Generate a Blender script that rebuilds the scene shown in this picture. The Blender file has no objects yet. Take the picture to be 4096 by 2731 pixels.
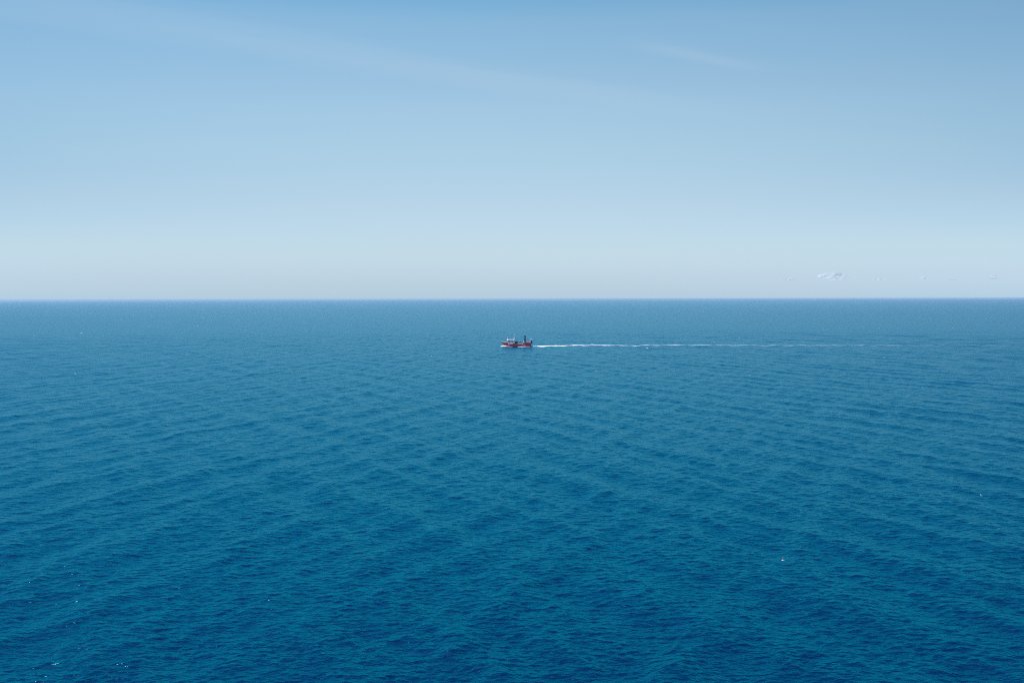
import bpy, bmesh, math, random
import numpy as np
from mathutils import Vector, Matrix

random.seed(7)
rng = np.random.default_rng(11)
sc = bpy.context.scene
C = sc.collection
R = math.radians

# ------------------------------------------------------------------ camera
CAM_H = 51.3
FPX = 3982.0                                    # focal length in photograph pixels (35 mm on 36 mm)
cam = bpy.data.cameras.new('camera')
cam.lens = 35.0
cam.sensor_width = 36.0
cam.clip_start = 0.5
cam.clip_end = 200000.0
cam_o = bpy.data.objects.new('camera', cam)
C.objects.link(cam_o)
PITCH = math.atan(169.5 / FPX)                  # level line sits above the middle of the frame
cam_o.location = (0, 0, CAM_H)
cam_o.rotation_mode = 'XYZ'
cam_o.matrix_world = (Matrix.Translation((0, 0, CAM_H)) @ Matrix.Rotation(R(90) - PITCH, 4, 'X')
                      @ Matrix.Rotation(R(-0.115), 4, 'Z'))
sc.camera = cam_o

# ------------------------------------------------------------------ sky and sun
SUN_EL, SUN_AZ = 57.0, -96.0                    # azimuth from +Y, negative to the left
w = bpy.data.worlds.new('World')
sc.world = w
w.use_nodes = True
nt = w.node_tree
N, L = nt.nodes, nt.links
bg = N['Background']
bg.inputs['Strength'].default_value = 0.1
sky = N.new('ShaderNodeTexSky')
sky.sky_type = 'NISHITA'
sky.sun_disc = False
sky.sun_elevation = R(SUN_EL)
sky.sun_rotation = R(SUN_AZ)
sky.altitude = 40
sky.air_density = 1.0
sky.dust_density = 0.15
sky.ozone_density = 1.0


def mth(op, a, b=None, c=None, tree=nt, clamp=False):
    n = tree.nodes.new('ShaderNodeMath')
    n.operation = op
    n.use_clamp = clamp
    for i, v in enumerate((a, b, c)):
        if v is None:
            continue
        if isinstance(v, (int, float)):
            n.inputs[i].default_value = v
        else:
            tree.links.new(v, n.inputs[i])
    return n.outputs[0]


def mixrgb(tree, mode, fac, a, b):
    n = tree.nodes.new('ShaderNodeMix')
    n.data_type = 'RGBA'
    n.blend_type = mode
    for idx, v in ((0, fac), (6, a), (7, b)):
        if isinstance(v, (int, float)):
            n.inputs[idx].default_value = v
        elif isinstance(v, tuple):
            n.inputs[idx].default_value = (*v, 1)
        else:
            tree.links.new(v, n.inputs[idx])
    return n.outputs[2]


def smooth(tree, x, lo, hi):
    n = tree.nodes.new('ShaderNodeMapRange')
    n.interpolation_type = 'SMOOTHSTEP'
    tree.links.new(x, n.inputs[0])
    n.inputs[1].default_value = lo
    n.inputs[2].default_value = hi
    return n.outputs[0]


geo = N.new('ShaderNodeTexCoord')
sep = N.new('ShaderNodeSeparateXYZ')
L.new(geo.outputs['Generated'], sep.inputs[0])
zc = sep.outputs[2]
ramp = N.new('ShaderNodeValToRGB')              # sky colour gain by elevation, lifted high up to brighten the sea's reflection
ramp.color_ramp.interpolation = 'LINEAR'
SKY_GAIN = [(0.0, (0.313, 0.466, 0.823)), (0.0015, (0.311, 0.462, 0.81)), (0.011, (0.329, 0.457, 0.756)), (0.0223, (0.366, 0.465, 0.724)), (0.0474, (0.461, 0.522, 0.667)), (0.0972, (0.568, 0.588, 0.637)), (0.1451, (0.641, 0.673, 0.647)), (0.1825, (0.68, 0.722, 0.68)), (0.2167, (0.669, 0.737, 0.693)), (0.2638, (0.623, 0.756, 0.718)), (0.2839, (0.504, 0.712, 0.705)), (0.4, (0.46, 1.034, 1.21)), (0.6, (0.34, 1.023, 1.344)), (1.0, (0.24, 0.792, 1.176))]
SKY_GAIN = [(p, tuple(v * 2 / 3 for v in c)) for p, c in SKY_GAIN]
el = ramp.color_ramp.elements
el[0].position, el[0].color = SKY_GAIN[0][0], (*SKY_GAIN[0][1], 1)
el[1].position, el[1].color = SKY_GAIN[-1][0], (*SKY_GAIN[-1][1], 1)
for p, c in SKY_GAIN[1:-1]:
    e = el.new(p)
    e.color = (*c, 1)
L.new(zc, ramp.inputs[0])
dbl = mixrgb(nt, 'MULTIPLY', 1.0, sky.outputs[0], ramp.outputs[0])
# lens vignetting put into the sky colour: darker towards both sides
x2 = mth('MULTIPLY', mth('MINIMUM', mth('MULTIPLY', sep.outputs[0], sep.outputs[0]), 0.3), mth('ADD', 0.15, mth('MULTIPLY', smooth(nt, zc, 0.0, 0.13), 0.85)))
fac3 = N.new('ShaderNodeCombineXYZ')
for i_, k_ in enumerate((3.2, 2.3, 1.7)):
    L.new(mth('SUBTRACT', 3.0, mth('MULTIPLY', x2, k_)), fac3.inputs[i_])
dbl = mixrgb(nt, 'MULTIPLY', 1.0, dbl, fac3.outputs[0])
# cirrus veil on a high level sheet: one long band and one short wisp
zz = mth('MAXIMUM', zc, 0.02)
px = mth('DIVIDE', sep.outputs[0], zz)
py = mth('DIVIDE', sep.outputs[1], zz)
across = mth('ADD', mth('MULTIPLY', px, -0.571), mth('MULTIPLY', py, 0.821))
along = mth('ADD', mth('MULTIPLY', px, 0.821), mth('MULTIPLY', py, 0.571))
cmb = N.new('ShaderNodeCombineXYZ')
L.new(mth('MULTIPLY', along, 0.35), cmb.inputs[0])
L.new(mth('MULTIPLY', across, 2.2), cmb.inputs[1])
cn = N.new('ShaderNodeTexNoise')
cn.inputs['Scale'].default_value = 1.0
cn.inputs['Detail'].default_value = 5
L.new(cmb.outputs[0], cn.inputs['Vector'])
fib = mth('ADD', mth('MULTIPLY', cn.outputs['Fac'], 0.9), 0.1)
wob = mth('ADD', across, mth('MULTIPLY', mth('SUBTRACT', cn.outputs['Fac'], 0.5), 0.35))
b1 = mth('MULTIPLY', smooth(nt, wob, 3.48, 3.78), mth('SUBTRACT', 1.0, smooth(nt, wob, 3.85, 4.12)))
b1 = mth('MULTIPLY', b1, mth('SUBTRACT', 1.0, smooth(nt, along, 2.6, 5.2)))
b2 = mth('MULTIPLY', mth('MULTIPLY', smooth(nt, wob, 2.80, 2.93), mth('SUBTRACT', 1.0, smooth(nt, wob, 2.95, 3.10))),
         mth('MULTIPLY', smooth(nt, along, 2.5, 2.9), mth('SUBTRACT', 1.0, smooth(nt, along, 3.1, 3.6))))
veil = mth('MULTIPLY', mth('ADD', mth('MULTIPLY', b1, 0.85), mth('MULTIPLY', b2, 1.2)), fib)
veil = mth('ADD', veil, mth('MULTIPLY', smooth(nt, cn.outputs['Fac'], 0.45, 0.75), 0.10))
veil = mth('MULTIPLY', veil, smooth(nt, zc, 0.05, 0.16))
skyc = mixrgb(nt, 'MIX', mth('MULTIPLY', veil, 0.22), dbl, (5.6, 6.9, 7.9))
L.new(skyc, bg.inputs['Color'])

sun = bpy.data.lights.new('sun', 'SUN')
sun.energy = 4.4
sun.angle = R(0.53)
sun.color = (1.0, 0.955, 0.88)
sun_o = bpy.data.objects.new('sun', sun)
C.objects.link(sun_o)
sd = Vector((math.sin(R(SUN_AZ)) * math.cos(R(SUN_EL)), math.cos(R(SUN_AZ)) * math.cos(R(SUN_EL)), math.sin(R(SUN_EL))))
sun_o.rotation_euler = sd.to_track_quat('Z', 'Y').to_euler()
sun_o.location = sd * 200

vs = sc.view_settings
vs.view_transform = 'Standard'
vs.look = 'None'
vs.exposure = 0.0
vs.gamma = 1.0
sc.cycles.volume_bounces = 6
sc.cycles.max_bounces = 10
sc.cycles.transparent_max_bounces = 16
sc.cycles.use_denoising = False
sc.cycles.filter_width = 1.0


# ------------------------------------------------------------------ helpers
def sub_props(o, **k):
    for a, b in k.items():
        o[a] = b
    return o


def mat(name, col, rough=0.5, metal=0.0, var=0.0, vscale=1.0):
    m = bpy.data.materials.new(name)
    m.use_nodes = True
    t = m.node_tree
    b = t.nodes['Principled BSDF']
    b.inputs['Base Color'].default_value = (*col, 1)
    b.inputs['Roughness'].default_value = rough
    b.inputs['Metallic'].default_value = metal
    if var > 0:
        tc = t.nodes.new('ShaderNodeTexCoord')
        nz = t.nodes.new('ShaderNodeTexNoise')
        nz.inputs['Scale'].default_value = vscale
        nz.inputs['Detail'].default_value = 6
        t.links.new(tc.outputs['Object'], nz.inputs['Vector'])
        f = mth('MULTIPLY', smooth(t, nz.outputs['Fac'], 0.35, 0.75), var, tree=t)
        t.links.new(mixrgb(t, 'MIX', f, col, tuple(c * 0.45 + 0.02 for c in col)), b.inputs['Base Color'])
    return m


def mesh_obj(name, verts, faces, material, parent=None, smooth_sh=False):
    me = bpy.data.meshes.new(name)
    me.from_pydata([tuple(v) for v in verts], [], faces)
    me.validate()
    if material:
        me.materials.append(material)
    if smooth_sh:
        me.polygons.foreach_set('use_smooth', [True] * len(me.polygons))
    o = bpy.data.objects.new(name, me)
    C.objects.link(o)
    if parent:
        o.parent = parent
    return o


def bm_obj(name, bm, material, parent=None, smooth_sh=False):
    bmesh.ops.recalc_face_normals(bm, faces=bm.faces)
    me = bpy.data.meshes.new(name)
    bm.to_mesh(me)
    bm.free()
    me.materials.append(material)
    if smooth_sh:
        me.polygons.foreach_set('use_smooth', [True] * len(me.polygons))
    o = bpy.data.objects.new(name, me)
    C.objects.link(o)
    if parent:
        o.parent = parent
    return o


def add_box(bm, lo, hi, bev=0.0, shear=None):
    r = bmesh.ops.create_cube(bm, size=1.0)
    vs_ = r['verts']
    for v in vs_:
        for i in range(3):
            v.co[i] = (lo[i] + hi[i]) / 2 + v.co[i] * (hi[i] - lo[i])
        if shear:                                   # shear x with height
            v.co.x += shear * (v.co.z - lo[2])
    if bev > 0:
        es = list({e for v in vs_ for e in v.link_edges})
        bmesh.ops.bevel(bm, geom=es, offset=bev, segments=1, affect='EDGES', profile=0.5)


def add_tube(bm, a, b, r0, r1=None, n=8):
    r1 = r0 if r1 is None else r1
    a, b = Vector(a), Vector(b)
    d = b - a
    q = d.to_track_quat('Z', 'Y').to_matrix().to_4x4()
    bmesh.ops.create_cone(bm, cap_ends=True, segments=n, radius1=r0, radius2=r1, depth=d.length,
                          matrix=Matrix.Translation((a + b) / 2) @ q)


def add_ball(bm, c, r, sub=2, scl=(1, 1, 1)):
    m = Matrix.Translation(c) @ Matrix.Diagonal((*scl, 1))
    bmesh.ops.create_icosphere(bm, subdivisions=sub, radius=r, matrix=m)


# ------------------------------------------------------------------ sea surface: sum of wave trains
def wave_set():
    comps = []

    def add(n, lmin, lmax, slope, dirs, spread):
        for i in range(n):
            lam = math.exp(math.log(lmin) + (math.log(lmax) - math.log(lmin)) * (i + rng.random()) / n)
            th = dirs[i % len(dirs)] + rng.normal(0, spread)
            k = 2 * math.pi / lam
            s = slope / math.sqrt(n) * math.sqrt(2) * math.exp(rng.normal(0, 0.25))
            comps.append((k * math.cos(th), k * math.sin(th), s / k, rng.random() * 6.2832, lam))
    add(44, 8, 32, 0.068, [R(-19), R(20), R(-24), R(26)], R(12))   # crossing low swell, crests run away from the viewer
    add(52, 2.2, 8, 0.070, [R(-32), R(30), R(-85)], R(18))         # wind sea
    add(60, 0.95, 2.2, 0.120, [R(-42), R(-138), R(-90), R(-50)], R(18))     # chop
    add(64, 0.5, 0.95, 0.20, [R(-52), R(-128), R(-90), R(-65)], R(20))
    return np.array(comps, dtype=np.float64)


WAVES = wave_set()


def displace(x, y, spacing):
    """x, y: flat positions; spacing: local sampling step; returns displaced x, y, z"""
    n = len(x)
    ox, oy, oz = np.zeros(n, np.float32), np.zeros(n, np.float32), np.zeros(n, np.float32)
    lost = np.zeros(n, np.float32)                            # slope variance of the waves too short for this step
    sp = spacing.astype(np.float32)
    xs, ys = x.astype(np.float64), y.astype(np.float64)
    for kx, ky, a, ph, lam in WAVES:
        sel = np.nonzero(sp < lam / 2.2)[0]
        k = math.hypot(kx, ky)
        lost += 0.5 * (a * k) ** 2
        if len(sel) == 0:
            continue
        f = np.clip((lam / 2.2 - sp[sel]) / (lam / 2.2 - lam / 4.0), 0, 1).astype(np.float32)
        p = (kx * xs[sel] + ky * ys[sel] + ph)
        p = (p - np.floor(p / 6.283185307) * 6.283185307).astype(np.float32)
        s, c = np.sin(p), np.cos(p)
        lost[sel] -= 0.5 * (a * k) ** 2 * f * f
        oz[sel] += a * f * c
        ch = 0.85 * a * f
        ox[sel] -= (kx / k) * ch * s
        oy[sel] -= (ky / k) * ch * s
    displace.lost = lost
    return x + ox, y + oy, oz


def water_material():
    m = bpy.data.materials.new('sea_water')
    m.use_nodes = True
    t = m.node_tree
    n, l = t.nodes, t.links
    n.remove(n['Principled BSDF'])
    up = n.new('ShaderNodeBsdfDiffuse')                       # light scattered back out of deep clear water
    up.inputs['Color'].default_value = (0.0002, 0.0125, 0.046, 1)
    gl = n.new('ShaderNodeBsdfMetallic')                      # surface reflection, Schlick falloff from water's 2 percent
    gl.fresnel_type = 'F82'
    gl.inputs['Base Color'].default_value = (0.007, 0.032, 0.042, 1)
    gl.inputs['Edge Tint'].default_value = (0.12, 1.0, 1.0, 1)
    rv = n.new('ShaderNodeAttribute')                         # waves too fine for the mesh widen the reflection instead
    rv.attribute_name = 'ripple_variance'
    alpha = mth('SQRT', mth('ADD', mth('MULTIPLY', rv.outputs['Fac'], 0.04, tree=t), 0.0002, tree=t), tree=t)
    l.new(mth('SQRT', alpha, tree=t), gl.inputs['Roughness'])
    add_s = n.new('ShaderNodeAddShader')
    l.new(up.outputs[0], add_s.inputs[0])
    l.new(gl.outputs[0], add_s.inputs[1])
    l.new(add_s.outputs[0], n['Material Output'].inputs['Surface'])
    g = n.new('ShaderNodeNewGeometry')
    mp = n.new('ShaderNodeMapping')
    mp.inputs['Scale'].default_value = (0.6, 1.0, 1.0)
    mp.inputs['Rotation'].default_value = (0, 0, R(8))
    l.new(g.outputs['Position'], mp.inputs[0])
    # ripples (metres): two scales
    n1 = n.new('ShaderNodeTexNoise')
    n1.noise_dimensions = '2D'
    n1.inputs['Scale'].default_value = 2.3
    n1.inputs['Detail'].default_value = 3
    n1.inputs['Roughness'].default_value = 0.55
    l.new(mp.outputs[0], n1.inputs['Vector'])
    # gusts: patches of stronger and weaker ripple
    n2 = n.new('ShaderNodeTexNoise')
    n2.noise_dimensions = '2D'
    n2.inputs['Scale'].default_value = 0.006
    n2.inputs['Detail'].default_value = 3
    l.new(mp.outputs[0], n2.inputs['Vector'])
    gust = mth('ADD', mth('MULTIPLY', smooth(t, n2.outputs['Fac'], 0.3, 0.7), 1.1), 0.45, tree=t)
    bump = n.new('ShaderNodeBump')
    bump.inputs['Strength'].default_value = 1.0
    bump.inputs['Distance'].default_value = 1.0
    wlost = mth('SQRT', mth('MINIMUM', mth('DIVIDE', rv.outputs['Fac'], 0.034, tree=t), 1.0, tree=t), tree=t)   # takes over where the mesh drops the chop
    n3 = n.new('ShaderNodeTexNoise')                          # short chop
    n3.noise_dimensions = '2D'
    n3.inputs['Scale'].default_value = 0.7
    n3.inputs['Detail'].default_value = 2
    l.new(mp.outputs[0], n3.inputs['Vector'])
    hsum = mth('ADD', mth('MULTIPLY', n1.outputs['Fac'], 0.105, tree=t), mth('MULTIPLY', n3.outputs['Fac'], mth('ADD', 0.04, mth('MULTIPLY', wlost, 0.50, tree=t), tree=t), tree=t), tree=t)
    l.new(mth('MULTIPLY', hsum, gust, tree=t), bump.inputs['Height'])
    l.new(bump.outputs[0], gl.inputs['Normal'])
    l.new(bump.outputs[0], up.inputs['Normal'])
    return m


def build_sea():
    # graded sheet: fine where waves can be told apart, coarse to the horizon
    rows = [4.0, 20, 40, 58, 70, 79]
    r = 85.0
    while r < 1400:
        rows.append(r)
        r += max(0.25, 0.0025 * r)
    g = 1.0025
    while r < 42000:
        rows.append(r)
        g = min(1.04, g + 0.00006)
        r *= g
    rows.append(42000)
    fine = np.linspace(-33.5, 33.5, 860)
    coarse = np.linspace(33.5, 326.5, 56)[1:-1]
    th = np.radians(np.concatenate([fine, coarse]))
    dth = np.abs(np.diff(np.concatenate([th, [th[0] + 2 * np.pi]])))
    dthv = np.maximum(dth, np.roll(dth, 1))
    dthv[0], dthv[len(fine) - 1] = dthv[-1], dthv[-1]
    rr = np.array(rows)
    dr = np.diff(np.concatenate([rr, [rr[-1] * 1.03]]))
    RR, TH = np.meshgrid(rr, th, indexing='ij')
    SP = np.maximum(np.broadcast_to(dr[:, None], RR.shape), RR * dthv[None, :])
    x = (RR * np.sin(TH)).ravel()
    y = (RR * np.cos(TH)).ravel()
    X, Y, Z = displace(x, y, SP.ravel())
    lost = displace.lost
    nr, nc = RR.shape
    co = np.empty((nr * nc + 1, 3), np.float32)
    co[:-1, 0], co[:-1, 1], co[:-1, 2] = X, Y, Z
    co[-1] = 0
    i = np.arange(nr - 1)[:, None] * nc
    j = np.arange(nc)[None, :]
    j2 = (j + 1) % nc
    quads = np.stack([i + j, i + nc + j, i + nc + j2, i + j2], -1).reshape(-1, 4)
    tris = np.stack([np.full(nc, nr * nc), np.arange(nc), (np.arange(nc) + 1) % nc], -1)
    me = bpy.data.meshes.new('sea')
    nl = quads.size + tris.size
    me.vertices.add(len(co))
    me.vertices.foreach_set('co', co.ravel())
    me.loops.add(nl)
    me.loops.foreach_set('vertex_index', np.concatenate([quads[:, ::-1].ravel(), tris[:, ::-1].ravel()]).astype(np.int32))
    npoly = len(quads) + len(tris)
    me.polygons.add(npoly)
    st = np.concatenate([np.arange(len(quads)) * 4, quads.size + np.arange(len(tris)) * 3]).astype(np.int32)
    me.polygons.foreach_set('loop_start', st)
    me.update(calc_edges=True)
    me.polygons.foreach_set('use_smooth', np.ones(npoly, bool))
    at = me.attributes.new('ripple_variance', 'FLOAT', 'POINT')
    at.data.foreach_set('value', np.concatenate([lost, [0]]).astype(np.float32))
    me.materials.append(water_material())
    o = bpy.data.objects.new('sea', me)
    C.objects.link(o)
    if len(me.polygons) and me.polygons[1000].normal.z < 0:
        me.flip_normals()
    sub_props(o, kind='structure', label='wind rippled deep blue sea reaching to the horizon', category='sea')
    return o


sea = build_sea()


def ray(pxx, pyy):
    """photograph pixel -> direction in the world (used once to survey where things stand)"""
    v = Vector(((pxx - 2048) / FPX, -(pyy - 1365.5) / FPX, -1)).normalized()
    return cam_o.matrix_world.to_3x3() @ v


def on_sea(pxx, pyy):
    d = ray(pxx, pyy)
    t = CAM_H / -d.z
    return d.x * t, d.y * t


# ------------------------------------------------------------------ haze
def build_haze():
    bm = bmesh.new()
    add_box(bm, (-46000, -46000, -3.0), (46000, 46000, 55.0))
    m = bpy.data.materials.new('haze')
    m.use_nodes = True
    t = m.node_tree
    t.nodes.remove(t.nodes['Principled BSDF'])
    v = t.nodes.new('ShaderNodeVolumePrincipled')
    v.inputs['Color'].default_value = (0.62, 0.83, 0.97, 1)
    v.inputs['Density'].default_value = HAZE
    v.inputs['Anisotropy'].default_value = 0.2
    t.links.new(v.outputs[0], t.nodes['Material Output'].inputs['Volume'])
    o = bm_obj('haze', bm, m)
    sub_props(o, kind='stuff', label='pale sea haze thickening towards the horizon', category='haze')


HAZE = 4.0e-5
build_haze()


# ------------------------------------------------------------------ foam
def foam_material(name='foam', scale=1.6):
    m = bpy.data.materials.new(name)
    m.use_nodes = True
    t = m.node_tree
    n, l = t.nodes, t.links
    b = n['Principled BSDF']
    b.inputs['Base Color'].default_value = (0.86, 0.88, 0.89, 1)
    b.inputs['Roughness'].default_value = 0.7
    at = n.new('ShaderNodeAttribute')
    at.attribute_name = 'cover'
    g = n.new('ShaderNodeNewGeometry')
    nz = n.new('ShaderNodeTexNoise')
    nz.inputs['Scale'].default_value = scale
    nz.inputs['Detail'].default_value = 5
    nz.inputs['Roughness'].default_value = 0.65
    l.new(g.outputs['Position'], nz.inputs['Vector'])
    # bubbles break up where cover is low
    v = mth('ADD', mth('MULTIPLY', at.outputs['Fac'], 1.5, tree=t), mth('MULTIPLY', mth('SUBTRACT', nz.outputs['Fac'], 0.5, tree=t), 2.2, tree=t), tree=t)
    f = smooth(t, v, 0.15, 1.10)
    tr = n.new('ShaderNodeBsdfTransparent')
    mx = n.new('ShaderNodeMixShader')
    l.new(f, mx.inputs[0])
    l.new(tr.outputs[0], mx.inputs[1])
    l.new(b.outputs[0], mx.inputs[2])
    l.new(mx.outputs[0], n['Material Output'].inputs['Surface'])
    return m


FOAM = foam_material()


def set_cover(o, vals):
    a = o.data.attributes.new('cover', 'FLOAT', 'POINT')
    a.data.foreach_set('value', np.asarray(vals, np.float32))


def lumps(x, y, seed, l0):
    r = np.random.default_rng(seed)
    z = np.zeros_like(x)
    for i in range(14):
        lam = l0 * (0.35 + 1.2 * r.random())
        th = r.random() * 6.28
        z += np.sin((np.cos(th) * x + np.sin(th) * y) * 6.283 / lam + r.random() * 6.28)
    return z / math.sqrt(14)


def foam_strip(name, pts, widths, heights, covers, step, nv, seed, parent=None, ripple=0.5, base=True):
    """a band of foam along pts, riding on the waves; heights = piled-up froth in metres"""
    P = np.array(pts, float)
    seg = np.hypot(*np.diff(P, axis=0).T)
    acc = np.concatenate([[0], np.cumsum(seg)])
    n = max(3, int(acc[-1] / step))
    tt = np.linspace(0, acc[-1], n)
    cx, cy = np.interp(tt, acc, P[:, 0]), np.interp(tt, acc, P[:, 1])
    wd, hg, cv = (np.interp(tt, acc, np.array(q, float)) for q in (widths, heights, covers))
    dx, dy = np.gradient(cx), np.gradient(cy)
    ln = np.hypot(dx, dy)
    nx, ny = -dy / ln, dx / ln
    vv = np.linspace(-1, 1, nv)
    rr = np.random.default_rng(seed)
    edge = 1 + 0.25 * np.interp(tt, np.arange(0, acc[-1] + 6, 3.0), rr.normal(0, 1, len(np.arange(0, acc[-1] + 6, 3.0))))
    X = cx[:, None] + nx[:, None] * vv[None, :] * wd[:, None] * 0.5 * edge[:, None]
    Y = cy[:, None] + ny[:, None] * vv[None, :] * wd[:, None] * 0.5 * edge[:, None]
    x, y = X.ravel(), Y.ravel()
    prof = np.clip(1 - vv ** 2, 0, 1)
    lm = lumps(x, y, seed, 2.2).reshape(X.shape)
    H = hg[:, None] * prof[None, :] * np.clip(0.75 + 0.35 * lm, 0.15, 1.5)
    if base:
        X2, Y2, Z2 = displace(x, y, np.full(len(x), 2.6))
    else:
        X2, Y2, Z2 = x, y, np.zeros(len(x))
    Z = Z2.reshape(X.shape) + H + 0.10
    Z[:, 0] -= 0.5
    Z[:, -1] -= 0.5
    cov = cv[:, None] * (0.35 + 0.65 * prof[None, :] ** 0.6)
    verts = np.stack([X2, Y2, Z.ravel()], -1)
    faces = [(i * nv + j, i * nv + j + 1, (i + 1) * nv + j + 1, (i + 1) * nv + j) for i in range(n - 1) for j in range(nv - 1)]
    o = mesh_obj(name, verts, faces, FOAM, parent, True)
    set_cover(o, cov.ravel())
    return o


# ------------------------------------------------------------------ the trawler
K = 0.01857                                     # metres per survey unit
BX, BY = on_sea(2063.6, 1385.9)
boat = bpy.data.objects.new('fishing_trawler', None)
C.objects.link(boat)
boat.location = (BX, BY, 0.0)
boat.rotation_euler = (0, R(0.6), R(-4))
sub_props(boat, label='red hulled fishing trawler with white wheelhouse steaming left across open sea', category='boat')
MID = (1970 - 195) * K / 2


def SX(zx):
    return (zx - 195) * K - MID


def SZ(zy):
    return (895 - zy) * K


M_RED = mat('hull_red', (0.42, 0.014, 0.038), 0.38, var=0.45, vscale=0.35)
M_WHITE = mat('white_paint', (0.80, 0.80, 0.80), 0.45, var=0.22, vscale=0.6)
M_SUN_WHITE = mat('sunlit_white', (0.80, 0.74, 0.62), 0.45, var=0.15, vscale=0.6)  # white paint with the warmth of sunlight put into its colour
M_ROOF = mat('roof_brown', (0.50, 0.36, 0.34), 0.6, var=0.3, vscale=0.8)
M_GLASS = mat('dark_glass', (0.012, 0.016, 0.03), 0.12)
M_NAVY = mat('navy_paint', (0.010, 0.035, 0.085), 0.45, var=0.2, vscale=0.8)
M_DARK = mat('dark_gear', (0.035, 0.018, 0.028), 0.6, var=0.3, vscale=1.5)
M_NET = mat('net_green', (0.030, 0.055, 0.048), 0.9, var=0.5, vscale=3.0)
M_DECK = mat('deck_green', (0.36, 0.44, 0.40), 0.7, var=0.4, vscale=0.8)
M_STEEL = mat('grey_steel', (0.45, 0.47, 0.50), 0.45, var=0.3, vscale=1.0)
M_BLACK = mat('black_boot_top', (0.012, 0.012, 0.016), 0.5)

SHEER = [(195, 605), (340, 628), (560, 662), (648, 690), (660, 735), (896, 735), (906, 692), (1010, 695), (1060, 712), (1110, 742),
         (1480, 746), (1500, 735), (1560, 605), (1655, 602), (1672, 640), (1800, 650), (1968, 662)]
ZB = -1.3


def stem_x(z):
    return float(np.interp(z, [ZB, 0.0, 1.9, 5.4], [SX(415), SX(378), SX(352), SX(195)]))


def half_w(x, z):
    t = (x - stem_x(z)) / (9.0 + max(0.0, 2.0 - z) * 1.2)
    t = min(max(t, 0.0), 1.0)
    wv = 4.0 * (1 - (1 - t) ** 2.1)
    aft = max(0.0, (x - SX(1650)) / (SX(1968) - SX(1650)))
    wv *= 1 - 0.10 * aft ** 1.5
    if z < 0.8:
        wv *= 1 - 0.10 * ((0.8 - z) / 2.1) ** 1.5
    return wv


def sheer_z(x):
    return float(np.interp(x, [SX(a) for a, b in SHEER], [SZ(b) for a, b in SHEER]))


def build_hull():
    xs = sorted(set([round(SX(a), 4) for a, b in SHEER] + [round(v, 4) for v in np.linspace(SX(195), SX(1968), 64)]))
    nl = 13
    verts, faces, mats = [], [], []
    ring = []
    for side in (-1, 1):
        rows = []
        for x in xs:
            top = sheer_z(x)
            row = []
            for i in range(nl):
                z = ZB + (top - ZB) * i / (nl - 1)
                xx = max(x, stem_x(z))
                tr = SX(1968) - 0.16 * max(0.0, 4.2 - z)          # transom rakes in below
                xx = min(xx, tr)
                row.append(len(verts))
                verts.append((xx, side * max(0.03, half_w(xx, z)), z))
            rows.append(row)
        ring.append(rows)
        for a in range(len(xs) - 1):
            for i in range(nl - 1):
                q = (rows[a][i], rows[a + 1][i], rows[a + 1][i + 1], rows[a][i + 1])
                faces.append(q if side < 0 else q[::-1])
    pr, sr = ring
    for i in range(nl - 1):                                        # transom and stem
        faces.append((pr[-1][i], sr[-1][i], sr[-1][i + 1], pr[-1][i + 1]))
        faces.append((sr[0][i], pr[0][i], pr[0][i + 1], sr[0][i + 1]))
    o = mesh_obj('hull', verts, faces, M_RED, boat, True)
    me = o.data
    me.materials.append(M_BLACK)
    for p in me.polygons:
        if p.center.z < 0.28:
            p.material_index = 1
    md = o.modifiers.new('plating', 'SOLIDIFY')
    md.thickness = 0.10
    md.offset = -1
    return o


hull = build_hull()
o = hull


def deck_piece(name, x0, x1, z, material, inset=0.14):
    xs = np.linspace(x0, x1, 14)
    v, f = [], []
    for x in xs:
        wv = max(0.05, half_w(x, z) - inset)
        v += [(x, -wv, z), (x, wv, z), (x, -wv, z - 0.08), (x, wv, z - 0.08)]
    for i in range(len(xs) - 1):
        a = i * 4
        f += [(a, a + 4, a + 5, a + 1), (a + 2, a + 3, a + 7, a + 6)]
    return mesh_obj(name, v, f, material, boat)


deck_piece('foredeck', SX(260), SX(655), SZ(705), M_DECK)
deck_piece('main_deck', SX(655), SX(1500), SZ(790), M_DECK)
deck_piece('aft_deck', SX(1500), SX(1950), SZ(720), M_DECK)


def side_strip(name, za, zb, up0, up1, material, offs=0.05, thick=0.10):
    """a band that follows the sheer between survey stations za..zb, one piece for each side"""
    xs = np.linspace(SX(za), SX(zb), 16)
    for side in (-1, 1):
        v, f = [], []
        for x in xs:
            zt = sheer_z(x)
            wv = half_w(x + 0.02, min(zt, 5.3))
            v += [(x, side * (wv + offs), zt + up0), (x, side * (wv + offs), zt + up1),
                  (x, side * (wv + offs - thick), zt + up1), (x, side * (wv + offs - thick), zt + up0)]
        for i in range(len(xs) - 1):
            a = i * 4
            for j in range(4):
                q = (a + j, a + 4 + j, a + 4 + (j + 1) % 4, a + (j + 1) % 4)
                f.append(q if side > 0 else q[::-1])
        mesh_obj(name, v, f, material, boat)


side_strip('bow_bulwark', 200, 585, 0.0, 0.55, M_WHITE, 0.03)
side_strip('rail_cap', 560, 645, 0.0, 0.14, M_WHITE)
side_strip('rail_cap', 1115, 1478, 0.0, 0.13, M_WHITE)
side_strip('rail_cap', 1676, 1964, 0.0, 0.16, M_WHITE)
side_strip('rubbing_strake', 930, 1050, 0.0, 0.12, M_WHITE)

# stem bar, pale with paint worn by the sea
bm = bmesh.new()
zs = [0.3, 1.0, 1.9, 2.6, 3.4]
for a, b in zip(zs[:-1], zs[1:]):
    add_tube(bm, (stem_x(a) - 0.06, 0, a), (stem_x(b) - 0.06, 0, b), 0.13, 0.13, 6)
bm_obj('stem_bar', bm, M_WHITE, boat)


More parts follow.
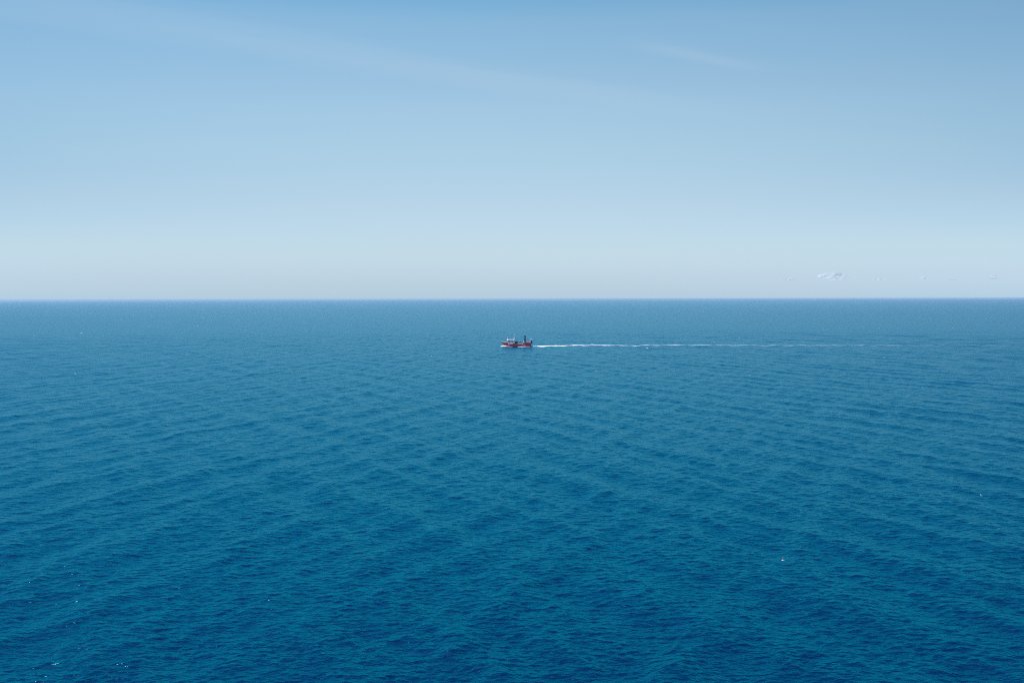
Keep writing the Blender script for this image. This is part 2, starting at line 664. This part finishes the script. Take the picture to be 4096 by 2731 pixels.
def box_part(name, z0, z1, y0, y1, hw, material, bev=0.05, parent=boat, yc=0.0, shear=None):
    """box between survey stations z0..z1, survey heights y0 (top)..y1 (bottom)"""
    bm = bmesh.new()
    add_box(bm, (SX(z0), yc - hw, SZ(y1)), (SX(z1), yc + hw, SZ(y0)), bev, shear)
    return bm_obj(name, bm, material, parent)


house = box_part('deckhouse', 655, 1018, 558, 790, 3.82, M_WHITE, 0.10)
roof = box_part('roof', 628, 1004, 522, 558, 3.95, M_ROOF, 0.06)
for (cx_, cy_, wv_, hv_) in ((682, 602, 44, 62), (742, 592, 40, 50), (872, 616, 46, 54), (692, 692, 32, 34)):
    for sd_ in (-1, 1):
        fr = box_part('window', cx_ - wv_ / 2 - 6, cx_ + wv_ / 2 + 6, cy_ - hv_ / 2 - 6, cy_ + hv_ / 2 + 6, 0.03, M_STEEL, 0, boat, sd_ * 3.84)
        box_part('pane', cx_ - wv_ / 2, cx_ + wv_ / 2, cy_ - hv_ / 2, cy_ + hv_ / 2, 0.03, M_GLASS, 0, fr, sd_ * 3.865)
for sd_ in (-1, 1):
    d_ = box_part('door', 945, 985, 600, 730, 0.03, M_STEEL, 0, boat, sd_ * 3.84)
    box_part('handle', 950, 956, 665, 673, 0.03, M_GLASS, 0, d_, sd_ * 3.88)
for i in range(5):                                                   # front windows of the wheelhouse
    bm = bmesh.new()
    yc = (i - 2) * 1.35
    add_box(bm, (SX(655) - 0.04, yc - 0.5, SZ(632)), (SX(655) + 0.02, yc + 0.5, SZ(578)))
    bm_obj('front_window', bm, M_GLASS, boat)

# eight-sided front of the bridge, white tinted as sunlit, wider below, with radome on a post
bm = bmesh.new()
levels = [(556, 600, 1.75, 0.95), (520, 601, 1.75, 1.0), (480, 604, 1.2, 0.8), (446, 607, 0.45, 0.35)]
rgs = []
for zy, zx, ry, rx in levels:
    rgs.append([bm.verts.new((SX(zx) + rx * math.cos((i + 0.5) * math.pi / 4), ry * math.sin((i + 0.5) * math.pi / 4), SZ(zy))) for i in range(8)])
for a, b in zip(rgs[:-1], rgs[1:]):
    for i in range(8):
        bm.faces.new((a[i], a[(i + 1) % 8], b[(i + 1) % 8], b[i]))
bm.faces.new(rgs[0][::-1])
bm.faces.new(rgs[-1])
bm_obj('bridge_front', bm, M_SUN_WHITE, boat)
box_part('companionway', 572, 654, 560, 706, 1.7, M_STEEL, 0.06)
bm = bmesh.new()
add_tube(bm, (SX(606), 0, SZ(452)), (SX(613), 0, SZ(380)), 0.14, 0.09)
fm = bm_obj('foremast', bm, M_WHITE, boat)
bm = bmesh.new()
add_ball(bm, (SX(615), 0, SZ(370)), 0.68, 2, (1, 1, 0.36))
bm_obj('radome', bm, M_WHITE, fm, True)

# things on the roof
box_part('locker', 755, 828, 462, 522, 0.8, M_WHITE, 0.05, boat, -1.6)
bm = bmesh.new()
add_tube(bm, (SX(650), -2.2, SZ(497)), (SX(715), -2.2, SZ(497)), 0.45, 0.45, 12)
lr = bm_obj('liferaft_canister', bm, M_WHITE, boat, True)
bm = bmesh.new()
add_tube(bm, (SX(895), -1.0, SZ(522)), (SX(889), -1.0, SZ(372)), 0.05, 0.04)
an = bm_obj('aerial', bm, M_STEEL, boat)
bm = bmesh.new()
add_ball(bm, (SX(889), -1.0, SZ(368)), 0.26, 1, (0.8, 0.8, 1.2))
bm_obj('aerial_pod', bm, M_WHITE, an, True)
for zx, top, yy in ((690, 330, 1.5), (800, 395, 2.2), (720, 400, -2.9)):
    bm = bmesh.new()
    add_tube(bm, (SX(zx), yy, SZ(522)), (SX(zx) + 0.1, yy, SZ(top)), 0.035, 0.015, 5)
    bm_obj('whip_aerial', bm, M_STEEL, boat)
for yy in (-3.8, 3.8):
    bm = bmesh.new()
    add_tube(bm, (SX(640), yy, SZ(470)), (SX(990), yy, SZ(478)), 0.035, 0.035, 5)
    add_tube(bm, (SX(640), yy, SZ(495)), (SX(990), yy, SZ(500)), 0.03, 0.03, 5)
    for zx in range(640, 1000, 58):
        add_tube(bm, (SX(zx), yy, SZ(522)), (SX(zx), yy, SZ(470)), 0.035, 0.035, 5)
    bm_obj('roof_railing', bm, M_WHITE, boat)

# white main mast leaning aft, crossbar and scanner
bm = bmesh.new()
for yy in (-0.55, 0.55):
    add_tube(bm, (SX(948), yy * 1.6, SZ(522)), (SX(1003), yy * 0.6, SZ(262)), 0.40, 0.20)
add_tube(bm, (SX(1002), 0.0, SZ(522)), (SX(1012), 0, SZ(300)), 0.22, 0.14)
for q in (330, 390, 450):
    zx = 948 + (522 - q) / (522 - 262) * 55
    add_tube(bm, (SX(zx), -0.7, SZ(q)), (SX(zx), 0.7, SZ(q)), 0.07, 0.07, 5)
mast = bm_obj('main_mast', bm, M_WHITE, boat)
box_part('crosstree', 953, 1057, 238, 262, 1.1, M_WHITE, 0.05, mast)
bm = bmesh.new()
add_tube(bm, (SX(1002), 0, SZ(240)), (SX(1002), 0, SZ(192)), 0.08, 0.06)
add_box(bm, (SX(948), -0.12, SZ(192)), (SX(1052), 0.12, SZ(180)), 0.03)
bm_obj('radar_scanner', bm, M_WHITE, mast)
bm = bmesh.new()
add_tube(bm, (SX(1015), 0, SZ(285)), (SX(1062), 0, SZ(312)), 0.11, 0.11)
add_tube(bm, (SX(1062), 0, SZ(312)), (SX(1066), 0, SZ(335)), 0.13, 0.09)
bm_obj('mast_bracket', bm, M_WHITE, mast)
bm = bmesh.new()
add_ball(bm, (SX(1004), -1.9, SZ(490)), 0.42, 2)
bm_obj('radome', bm, M_WHITE, boat, True)

# fore deck fittings
for zx, zy, hh in ((462, 575, 60), (540, 604, 55)):
    bm = bmesh.new()
    add_tube(bm, (SX(zx), -2.4 if zx > 500 else -1.9, SZ(zy + hh + 60)), (SX(zx) - 0.25, -2.4 if zx > 500 else -1.9, SZ(zy)), 0.24, 0.2, 8)
    bm_obj('bollard', bm, M_DARK, boat)
bm = bmesh.new()
add_tube(bm, (SX(400), -1.0, SZ(640)), (SX(400), 1.0, SZ(640)), 0.5, 0.5, 12)
add_box(bm, (SX(380), -1.3, SZ(705)), (SX(420), -1.05, SZ(620)))
add_box(bm, (SX(380), 1.05, SZ(705)), (SX(420), 1.3, SZ(620)))
bm_obj('windlass', bm, M_DARK, boat)

# lifebuoy on the house side
bm = bmesh.new()
for i in range(14):
    a0, a1 = i / 14 * 6.2832, (i + 1) / 14 * 6.2832
    cx, cz = SX(880), SZ(730)
    add_tube(bm, (cx + 0.38 * math.cos(a0), -3.99, cz + 0.38 * math.sin(a0)), (cx + 0.38 * math.cos(a1), -3.99, cz + 0.38 * math.sin(a1)), 0.10, 0.10, 6)
bm_obj('lifebuoy', bm, M_WHITE, boat, True)

# trawl winch: two drums between cheek plates
for yy in (-1.7, 1.7):
    bm = bmesh.new()
    add_tube(bm, (SX(1125), yy - 0.9, SZ(650)), (SX(1125), yy + 0.9, SZ(650)), 0.95, 0.95, 16)
    wi = bm_obj('winch_drum', bm, M_DARK, boat)
    for dy in (-1.05, 1.05):
        bm = bmesh.new()
        add_tube(bm, (SX(1125), yy + dy - 0.06, SZ(650)), (SX(1125), yy + dy + 0.06, SZ(650)), 1.25, 1.25, 18)
        add_box(bm, (SX(1095), yy + dy - 0.08, SZ(790)), (SX(1155), yy + dy + 0.08, SZ(650)))
        bm_obj('flange', bm, M_DARK, wi)
bm = bmesh.new()
add_tube(bm, (SX(1048), -2.4, SZ(790)), (SX(1048), -2.4, SZ(588)), 0.3, 0.26)
bm_obj('hauling_post', bm, M_NAVY, boat)
bm = bmesh.new()
add_tube(bm, (SX(1180), -2.6, SZ(790)), (SX(1176), -2.6, SZ(570)), 0.10, 0.10)
bm_obj('hauling_post', bm, M_NAVY, boat)

# pale hatch with a heap of green net on it
box_part('hatch', 1225, 1428, 668, 790, 2.4, M_DECK, 0.08)
bm = bmesh.new()
rr_ = random.Random(3)
for i in range(46):
    a, u = rr_.uniform(0, 6.28), math.sqrt(rr_.random())
    zx = 1325 + 82 * u * math.cos(a)
    yy = 2.0 * u * math.sin(a)
    hgt = 1.55 * (1 - u ** 1.6)
    add_ball(bm, (SX(zx), yy, SZ(672) + hgt * rr_.uniform(0.5, 1.0)), rr_.uniform(0.28, 0.52), 1, (1.2, 1, 0.75))
bm_obj('net_heap', bm, M_NET, boat)['kind'] = 'stuff'
for i in range(5):
    bm = bmesh.new()
    add_ball(bm, (SX(1285 + i * 9), rr_.uniform(-0.8, -0.1), SZ(580) + rr_.uniform(-0.1, 0.15)), rr_.uniform(0.24, 0.36), 1)
    bm_obj('net_float', bm, M_WHITE, boat, True)

# slanted stay and posts before the gantry
for yy in (-3.5, 3.5):
    bm = bmesh.new()
    add_tube(bm, (SX(1490), yy, SZ(746)), (SX(1537), yy, SZ(520)), 0.20, 0.15)
    bm_obj('gantry_stay', bm, M_WHITE, boat)
bm = bmesh.new()
add_tube(bm, (SX(1476), -2.9, SZ(790)), (SX(1478), -2.9, SZ(560)), 0.12, 0.10)
bm_obj('deck_post', bm, M_NAVY, boat)

# stern gantry: navy goalpost with tall topmast
for yy in (-2.9, 2.9):
    bm = bmesh.new()
    add_tube(bm, (SX(1560), yy, SZ(720)), (SX(1588), yy * 0.55, SZ(318)), 0.34, 0.22)
    bm_obj('gantry_leg', bm, M_NAVY, boat)
    bm = bmesh.new()
    add_tube(bm, (SX(1646), yy, SZ(720)), (SX(1642), yy * 0.55, SZ(296)), 0.38, 0.24)
    bm_obj('gantry_leg', bm, M_NAVY, boat)
for zx, q in ((1588, 325), (1642, 300), (1575, 440), (1643, 505)):
    hw = 1.6 + (q - 300) / 400 * 1.3
    bm = bmesh.new()
    add_box(bm, (SX(zx) - 0.22, -hw, SZ(q) - 0.2), (SX(zx) + 0.22, hw, SZ(q) + 0.2))
    bm_obj('gantry_beam', bm, M_NAVY, boat)
for yy in (-1.35, 1.35):
    box_part('gantry_beam', 1590, 1640, 303, 332, 0.15, M_NAVY, 0, boat, yy)
bm = bmesh.new()
add_tube(bm, (SX(1600), 0, SZ(325)), (SX(1606), 0, SZ(190)), 0.32, 0.18)
add_tube(bm, (SX(1606), 0, SZ(190)), (SX(1607), 0, SZ(120)), 0.07, 0.03, 6)
add_box(bm, (SX(1574), -0.9, SZ(292)), (SX(1626), 0.9, SZ(238)), 0.1)
add_tube(bm, (SX(1564), 0, SZ(215)), (SX(1580), 0, SZ(262)), 0.08, 0.08, 6)
add_tube(bm, (SX(1626), 0, SZ(270)), (SX(1660), 0, SZ(302)), 0.16, 0.16, 6)
tm = bm_obj('topmast', bm, M_NAVY, boat)
bm = bmesh.new()
add_box(bm, (SX(1530), -0.15, SZ(331)), (SX(1590), 0.15, SZ(319)), 0.03)
bm_obj('derrick_arm', bm, M_NAVY, tm)
bm = bmesh.new()
add_ball(bm, (SX(1590), -0.25, SZ(184)), 0.34, 2)
bm_obj('masthead_lamp', bm, M_WHITE, tm, True)

# stern: rail cage, pale shelter box on posts, dark net bag hung over the transom
for yy in (-3.3, 3.3):
    bm = bmesh.new()
    for zx in (1886, 1908, 1930, 1952):
        add_tube(bm, (SX(zx), yy, SZ(660)), (SX(zx), yy, SZ(532)), 0.11, 0.11, 6)
    for q in (545, 600):
        add_tube(bm, (SX(1880), yy, SZ(q)), (SX(1962), yy, SZ(q)), 0.08, 0.08, 6)
    bm_obj('stern_rail', bm, M_STEEL, boat)
prof = [(1878, 462), (1900, 430), (2010, 420), (2032, 470), (2030, 528), (1936, 530), (1905, 498)]
hw = 2.1
v = [(SX(a), -hw, SZ(b)) for a, b in prof] + [(SX(a), hw, SZ(b)) for a, b in prof]
n = len(prof)
f = [tuple(range(n)), tuple(range(2 * n - 1, n - 1, -1))] + [(i, n + i, n + (i + 1) % n, (i + 1) % n) for i in range(n)]
sh = mesh_obj('stern_shelter', v, f, M_WHITE, boat)
box_part('shelter_opening', 1912, 1975, 446, 490, 0.04, M_STEEL, 0, sh, -2.1)
for yy in (-1.8, 1.8):
    bm = bmesh.new()
    add_tube(bm, (SX(1955), yy, SZ(720)), (SX(1985), yy, SZ(535)), 0.25, 0.22)
    bm_obj('shelter_post', bm, M_NAVY, boat)
box_part('shelter_base', 1936, 2036, 532, 558, 2.0, M_NAVY, 0.05)
prof = [(1980, 556), (2016, 556), (2040, 600), (2038, 680), (2012, 728), (1985, 720), (1974, 640)]
hw = 1.6
v = [(SX(a), -hw, SZ(b)) for a, b in prof] + [(SX(a), hw, SZ(b)) for a, b in prof]
n = len(prof)
f = [tuple(range(n)), tuple(range(2 * n - 1, n - 1, -1))] + [(i, n + i, n + (i + 1) % n, (i + 1) % n) for i in range(n)]
mesh_obj('hanging_net', v, f, M_NAVY, boat)


# white marks painted on the plating
def hull_mark(bm, zx0, zx1, zy0, zy1, slant=0.0):
    q = []
    for (a, b) in ((zx0, zy1), (zx1, zy1 + slant), (zx1, zy0 + slant), (zx0, zy0)):
        x, z = SX(a), SZ(b)
        q.append(bm.verts.new((x, -half_w(x, z) - 0.03, z)))
    bm.faces.new(q)


bm = bmesh.new()
for a, b, c, d in ((336, 350, 692, 704), (344, 366, 702, 716), (362, 378, 690, 704)):
    hull_mark(bm, a, b, c, d)
bm_obj('bow_emblem', bm, M_WHITE, boat)['kind'] = 'stuff'
bm = bmesh.new()
for a, b, yy in ((400, 410, 712), (414, 424, 714), (428, 440, 717), (444, 452, 720), (456, 466, 722), (486, 496, 728), (500, 510, 732), (514, 522, 736)):
    hull_mark(bm, a, b, yy, yy + 15, 2)
bm_obj('bow_lettering', bm, M_WHITE, boat)['kind'] = 'stuff'
bm = bmesh.new()
for a, b in ((1482, 1494), (1514, 1528), (1540, 1552), (1566, 1578), (1598, 1610), (1636, 1652)):
    hull_mark(bm, a, b, 778, 800)
hull_mark(bm, 1452, 1672, 823, 829)
bm_obj('quarter_lettering', bm, M_WHITE, boat)['kind'] = 'stuff'
bm = bmesh.new()                                                     # open ring emblem on the gantry foot
for i in range(10):
    a0, a1 = R(-125 + i * 26), R(-125 + (i + 1) * 26)
    q = []
    for (rad, a) in ((17, a0), (17, a1), (30, a1), (30, a0)):
        x, z = SX(1592 + rad * math.cos(a)), SZ(640 - rad * math.sin(a))
        q.append(bm.verts.new((x, -half_w(x, z) - 0.03, z)))
    bm.faces.new(q)
bm_obj('quarter_emblem', bm, M_WHITE, boat)


# ------------------------------------------------------------------ wake and bow wave
def boat_xy(x, y):
    a = boat.rotation_euler.z
    return (BX + x * math.cos(a) - y * math.sin(a), BY + x * math.sin(a) + y * math.cos(a))


wk = [boat_xy(SX(1935), 0)] + [on_sea(a, b) for a, b in ((2170, 1384.6), (2230, 1383.4), (2320, 1381.5), (2410, 1381.0), (2500, 1382.4), (2650, 1380.8),
                                                          (2800, 1380.4), (3100, 1381.2), (3500, 1381.4), (3950, 1381.0), (4700, 1381.0))]
o = foam_strip('wake', wk, [14, 13, 11, 11, 13, 15, 17, 19, 21, 23, 25, 28], [0.7, 0.6, 0.5, 0.4, 0.3, 0.2, 0.15, 0.1, 0.05, 0, 0, 0],
               [1.0, 1.0, 0.9, 0.74, 0.58, 0.46, 0.37, 0.32, 0.27, 0.21, 0.12, 0.0], 0.9, 13, 5)
sub_props(o, kind='stuff', label='white foam wake trailing from the trawler stern to the right', category='wake')

bow = []
for side in (-1, 1):
    pts = []
    for x in (SX(185), SX(300), SX(420), SX(540), SX(660), SX(800), SX(950)):
        wv = half_w(x, 0.2)
        pts.append(boat_xy(x, side * (wv + (0.5 if x > SX(380) else 0.3 + (SX(380) - x) * 0.25))))
    o = foam_strip('bow_wave', pts, [1.8, 3.0, 3.2, 3.0, 2.4, 1.6, 1.0], [0.5, 1.0, 0.95, 0.6, 0.3, 0.1, 0.05],
                   [0.85, 1.0, 1.0, 0.95, 0.85, 0.6, 0.35], 0.4, 9, 21 + side, base=False)
    sub_props(o, kind='stuff', label='white foam bow wave curling along the trawler hull', category='foam')
    pts, ww = [], []
    for x in (SX(1180), SX(1300), SX(1440), SX(1560), SX(1700), SX(1930)):
        pts.append(boat_xy(x, side * (half_w(x, 0.2) + 0.5)))
    o = foam_strip('hull_wash', pts, [0.8, 1.8, 2.2, 2.0, 1.5, 1.5], [0.05, 0.2, 0.35, 0.3, 0.15, 0.2], [0.5, 0.8, 1.0, 0.95, 0.75, 0.7], 0.4, 9, 31 + side, base=False)
    sub_props(o, kind='stuff', label='white wash sliding along the trawler waterline aft', category='foam')


# ------------------------------------------------------------------ whitecaps and painted glints
def whitecaps_and_glints():
    r = np.random.default_rng(42)
    spots = [(535, 1263, 10), (325, 1333, 9), (302, 1496, 10), (138, 1343, 7), (694, 1283, 6), (791, 1304, 6), (904, 1262, 5), (903, 1274, 8), (659, 1264, 6),
             (355, 1252, 6), (415, 1260, 6), (814, 1272, 6), (438, 1476, 5), (460, 1476, 5), (748, 1422, 6), (408, 1421, 5), (506, 1747, 5), (527, 1653, 4),
             (2857, 1366, 12), (2957, 1351, 9), (3147, 1363, 6), (3449, 1379, 6), (3836, 1353, 5), (3538, 1430, 10), (2589, 1391, 10), (2369, 1375.7, 20),
             (2352, 1334, 6), (1728, 1424, 8), (1200, 1531, 5), (1890, 1218, 5), (1560, 1216, 6), (3690, 1550, 5), (3000, 1500, 5)]
    for i in range(70):
        spots.append((r.uniform(-200, 4300), 1212 + 120 * r.random() ** 1.6, r.uniform(2.5, 5.5)))
    for i in range(30):
        spots.append((r.uniform(-100, 4200), r.uniform(1340, 1800), r.uniform(2.0, 3.5)))
    for i in range(40):
        spots.append((r.uniform(0, 4096), r.uniform(2000, 2731), r.uniform(1.0, 2.0)))  # tiny white flecks on the near water, standing in for sun glints
    for q in ((1600, 2395, 2.4), (1310, 2320, 2.2), (1130, 2700, 2.4), (1260, 2552, 2.2), (2062, 2665, 3), (1610, 2705, 2.4)):
        spots.append(q)
    V, F = [], []
    for (pxx, pyy, wpx) in spots:
        x, y = on_sea(pxx, pyy)
        d = math.hypot(x, y)
        wm = 0.75 * wpx * d / FPX
        sp = np.array([max(0.3, 0.0023 * d)])
        X, Y, Z = displace(np.array([x]), np.array([y]), sp)
        nv, nu = 4, 10
        b0 = len(V)
        dep = min(wm * 0.8, 1.6)
        hgt = min(0.18 * wm, 0.32)
        th0 = r.uniform(-0.4, 0.4)
        for j in range(nv):
            for i in range(nu):
                a = i / nu * 6.2832
                q = 1 - j / nv
                jt = r.uniform(0.65, 1.2)
                lx, ly = math.cos(a) * wm * 0.5 * q * jt, math.sin(a) * dep * 0.5 * q * jt
                V.append((X[0] + lx * math.cos(th0) - ly * math.sin(th0), Y[0] + lx * math.sin(th0) + ly * math.cos(th0),
                          Z[0] - 0.15 + (hgt + 0.15) * (j / nv) ** 0.6 * r.uniform(0.85, 1.1)))
        V.append((X[0], Y[0], Z[0] + hgt))
        top = len(V) - 1
        for j in range(nv - 1):
            for i in range(nu):
                F.append((b0 + j * nu + i, b0 + j * nu + (i + 1) % nu, b0 + (j + 1) * nu + (i + 1) % nu, b0 + (j + 1) * nu + i))
        for i in range(nu):
            F.append((b0 + (nv - 1) * nu + i, b0 + (nv - 1) * nu + (i + 1) % nu, top))
    o = mesh_obj('whitecaps_and_glints', V, F, FOAM, None, True)
    set_cover(o, np.full(len(V), 0.62))
    sub_props(o, kind='stuff', label='scattered white flecks of breaking foam and painted sun glints on the sea', category='foam')


whitecaps_and_glints()


# ------------------------------------------------------------------ gulls
M_GULL = mat('white_feathers', (0.82, 0.82, 0.82), 0.7)
M_GREY = mat('grey_feathers', (0.55, 0.57, 0.60), 0.7, var=0.3, vscale=6)
M_BEAK = mat('yellow_beak', (0.75, 0.45, 0.06), 0.5)


def gull(pxx, pyy, frac, rot, lift, label):
    x, y = on_sea(pxx, pyy)
    e = bpy.data.objects.new('seagull', None)
    C.objects.link(e)
    e.location = (x * frac, y * frac, CAM_H * (1 - frac))
    e.rotation_euler = rot
    sub_props(e, label=label, category='bird', group='gulls low over the sea')
    bm = bmesh.new()                                                # body along +X
    rings = [(-0.24, 0.012), (-0.16, 0.05), (-0.04, 0.078), (0.08, 0.072), (0.15, 0.045), (0.20, 0.046), (0.245, 0.02)]
    vs_ = []
    for xx, rad in rings:
        vs_.append([bm.verts.new((xx, rad * math.cos(i * math.pi / 4), rad * 0.9 * math.sin(i * math.pi / 4) + (0.02 if xx > 0.14 else 0))) for i in range(8)])
    for a, b in zip(vs_[:-1], vs_[1:]):
        for i in range(8):
            bm.faces.new((a[i], a[(i + 1) % 8], b[(i + 1) % 8], b[i]))
    bm.faces.new(vs_[0][::-1])
    bm.faces.new(vs_[-1])
    bm_obj('body', bm, M_GULL, e, True)
    bm = bmesh.new()
    add_tube(bm, (0.24, 0, 0.02), (0.30, 0, 0.012), 0.014, 0.004, 6)
    bm_obj('beak', bm, M_BEAK, e)
    mesh_obj('tail', [(-0.2, -0.03, 0.01), (-0.2, 0.03, 0.01), (-0.36, 0.07, 0.0), (-0.36, -0.07, 0.0),
                      (-0.2, -0.03, -0.01), (-0.2, 0.03, -0.01), (-0.36, 0.07, -0.006), (-0.36, -0.07, -0.006)],
             [(0, 1, 2, 3), (7, 6, 5, 4), (0, 4, 5, 1), (1, 5, 6, 2), (2, 6, 7, 3), (3, 7, 4, 0)], M_GULL, e)
    for s in (-1, 1):
        secs = [(0.03, 0.10, -0.09, 0.0), (0.30, 0.13, -0.06, math.sin(lift) * 0.30), (0.52, 0.06, -0.08, math.sin(lift) * 0.42), (0.66, -0.04, -0.08, math.sin(lift) * 0.46)]
        v, f = [], []
        for (sp, le, te, zz_) in secs:
            yy = s * (0.04 + sp * math.cos(lift))
            v += [(le, yy, zz_ + 0.012), (te, yy, zz_ + 0.004), (te, yy, zz_ - 0.004), (le, yy, zz_ - 0.006)]
        for i in range(3):
            a = i * 4
            for j in range(4):
                q = (a + j, a + (j + 1) % 4, a + 4 + (j + 1) % 4, a + 4 + j)
                f.append(q if s < 0 else q[::-1])
        f += [(0, 1, 2, 3), (15, 14, 13, 12)]
        mesh_obj('wing', v, f, M_GREY, e)
    return e


gull(3926, 1982, 0.93, (0, 0, R(205)), R(48), 'white gull flying with raised wings low over the sea at right')
gull(3131, 2240, 0.94, (R(62), 0, R(160)), R(20), 'white gull banking steeply low over the dark near water')


# ------------------------------------------------------------------ small clouds over the horizon
def cloud_material(alpha):
    """thin lit vapour: cover breaks up and thins towards the outside"""
    m = bpy.data.materials.new('cloud')
    m.use_nodes = True
    t = m.node_tree
    n, l = t.nodes, t.links
    n.remove(n['Principled BSDF'])
    df = n.new('ShaderNodeBsdfDiffuse')
    df.inputs['Color'].default_value = (0.95, 0.95, 0.95, 1)
    tr = n.new('ShaderNodeBsdfTransparent')
    tc = n.new('ShaderNodeTexCoord')
    nz = n.new('ShaderNodeTexNoise')
    nz.inputs['Scale'].default_value = 0.004
    nz.inputs['Detail'].default_value = 5
    l.new(tc.outputs['Object'], nz.inputs['Vector'])
    vm = n.new('ShaderNodeVectorMath')
    vm.operation = 'DISTANCE'
    l.new(tc.outputs['Generated'], vm.inputs[0])
    vm.inputs[1].default_value = (0.47, 0.5, 0.5)
    edge = mth('SUBTRACT', 1.0, smooth(t, vm.outputs['Value'], 0.15, 0.66), tree=t)
    mx = n.new('ShaderNodeMixShader')
    l.new(mth('MULTIPLY', mth('MULTIPLY', smooth(t, nz.outputs['Fac'], 0.25, 0.65), edge, tree=t), alpha, tree=t), mx.inputs[0])
    l.new(tr.outputs[0], mx.inputs[1])
    l.new(df.outputs[0], mx.inputs[2])
    l.new(mx.outputs[0], n['Material Output'].inputs['Surface'])
    return m


def cloud(pxx, pyy, wpx, hpx, nb, seed, density, label):
    r = random.Random(seed)
    d = ray(pxx, pyy)
    t = 41000.0 / d.y
    c = Vector((0, 0, CAM_H)) + d * t
    u = t / FPX
    W, H = wpx * u, hpx * u
    bm = bmesh.new()
    for i in range(nb):
        f = (i + 0.5) / nb
        xx = (f - 0.5) * W * 0.86 + r.uniform(-0.04, 0.04) * W
        env = max(0.25, (math.sin(math.pi * min(1, f * 1.15 + 0.05)) ** 0.7) * r.uniform(0.55, 1.0))
        rad = max(0.18, 0.29 * env) * H * r.uniform(0.8, 1.2)
        add_ball(bm, (xx, r.uniform(-0.3, 0.3) * W * 0.4, -H * 0.35 + r.uniform(0.1, 0.75) * env * H), rad, 2, (1.5 + 0.5 * (H < 0.3 * W), 1.4, 0.85))
    o = bm_obj('cloud', bm, cloud_material(density))
    o.location = c
    md = o.modifiers.new('merge', 'REMESH')
    md.mode = 'VOXEL'
    md.voxel_size = max(9.0, H / 18)
    md.use_smooth_shade = True
    sub_props(o, label=label, category='cloud', group='small clouds over the right horizon')


cloud(3338, 1104, 165, 38, 60, 1, 0.24, 'largest white puffy cloud above the right horizon')
cloud(3165, 1117, 80, 15, 24, 2, 0.22, 'low faint cloud just left of the largest puffy cloud')
cloud(3520, 1118, 70, 15, 24, 3, 0.22, 'faint cloud scrap just right of the largest puffy cloud')
cloud(3695, 1112, 36, 15, 18, 4, 0.3, 'small pale cloud midway between the largest cloud and frame edge')
cloud(3815, 1118, 50, 11, 30, 5, 0.2, 'thin flat cloud scrap second from the right frame edge')
cloud(3975, 1106, 46, 24, 26, 6, 0.3, 'small puffy cloud nearest the right frame edge')
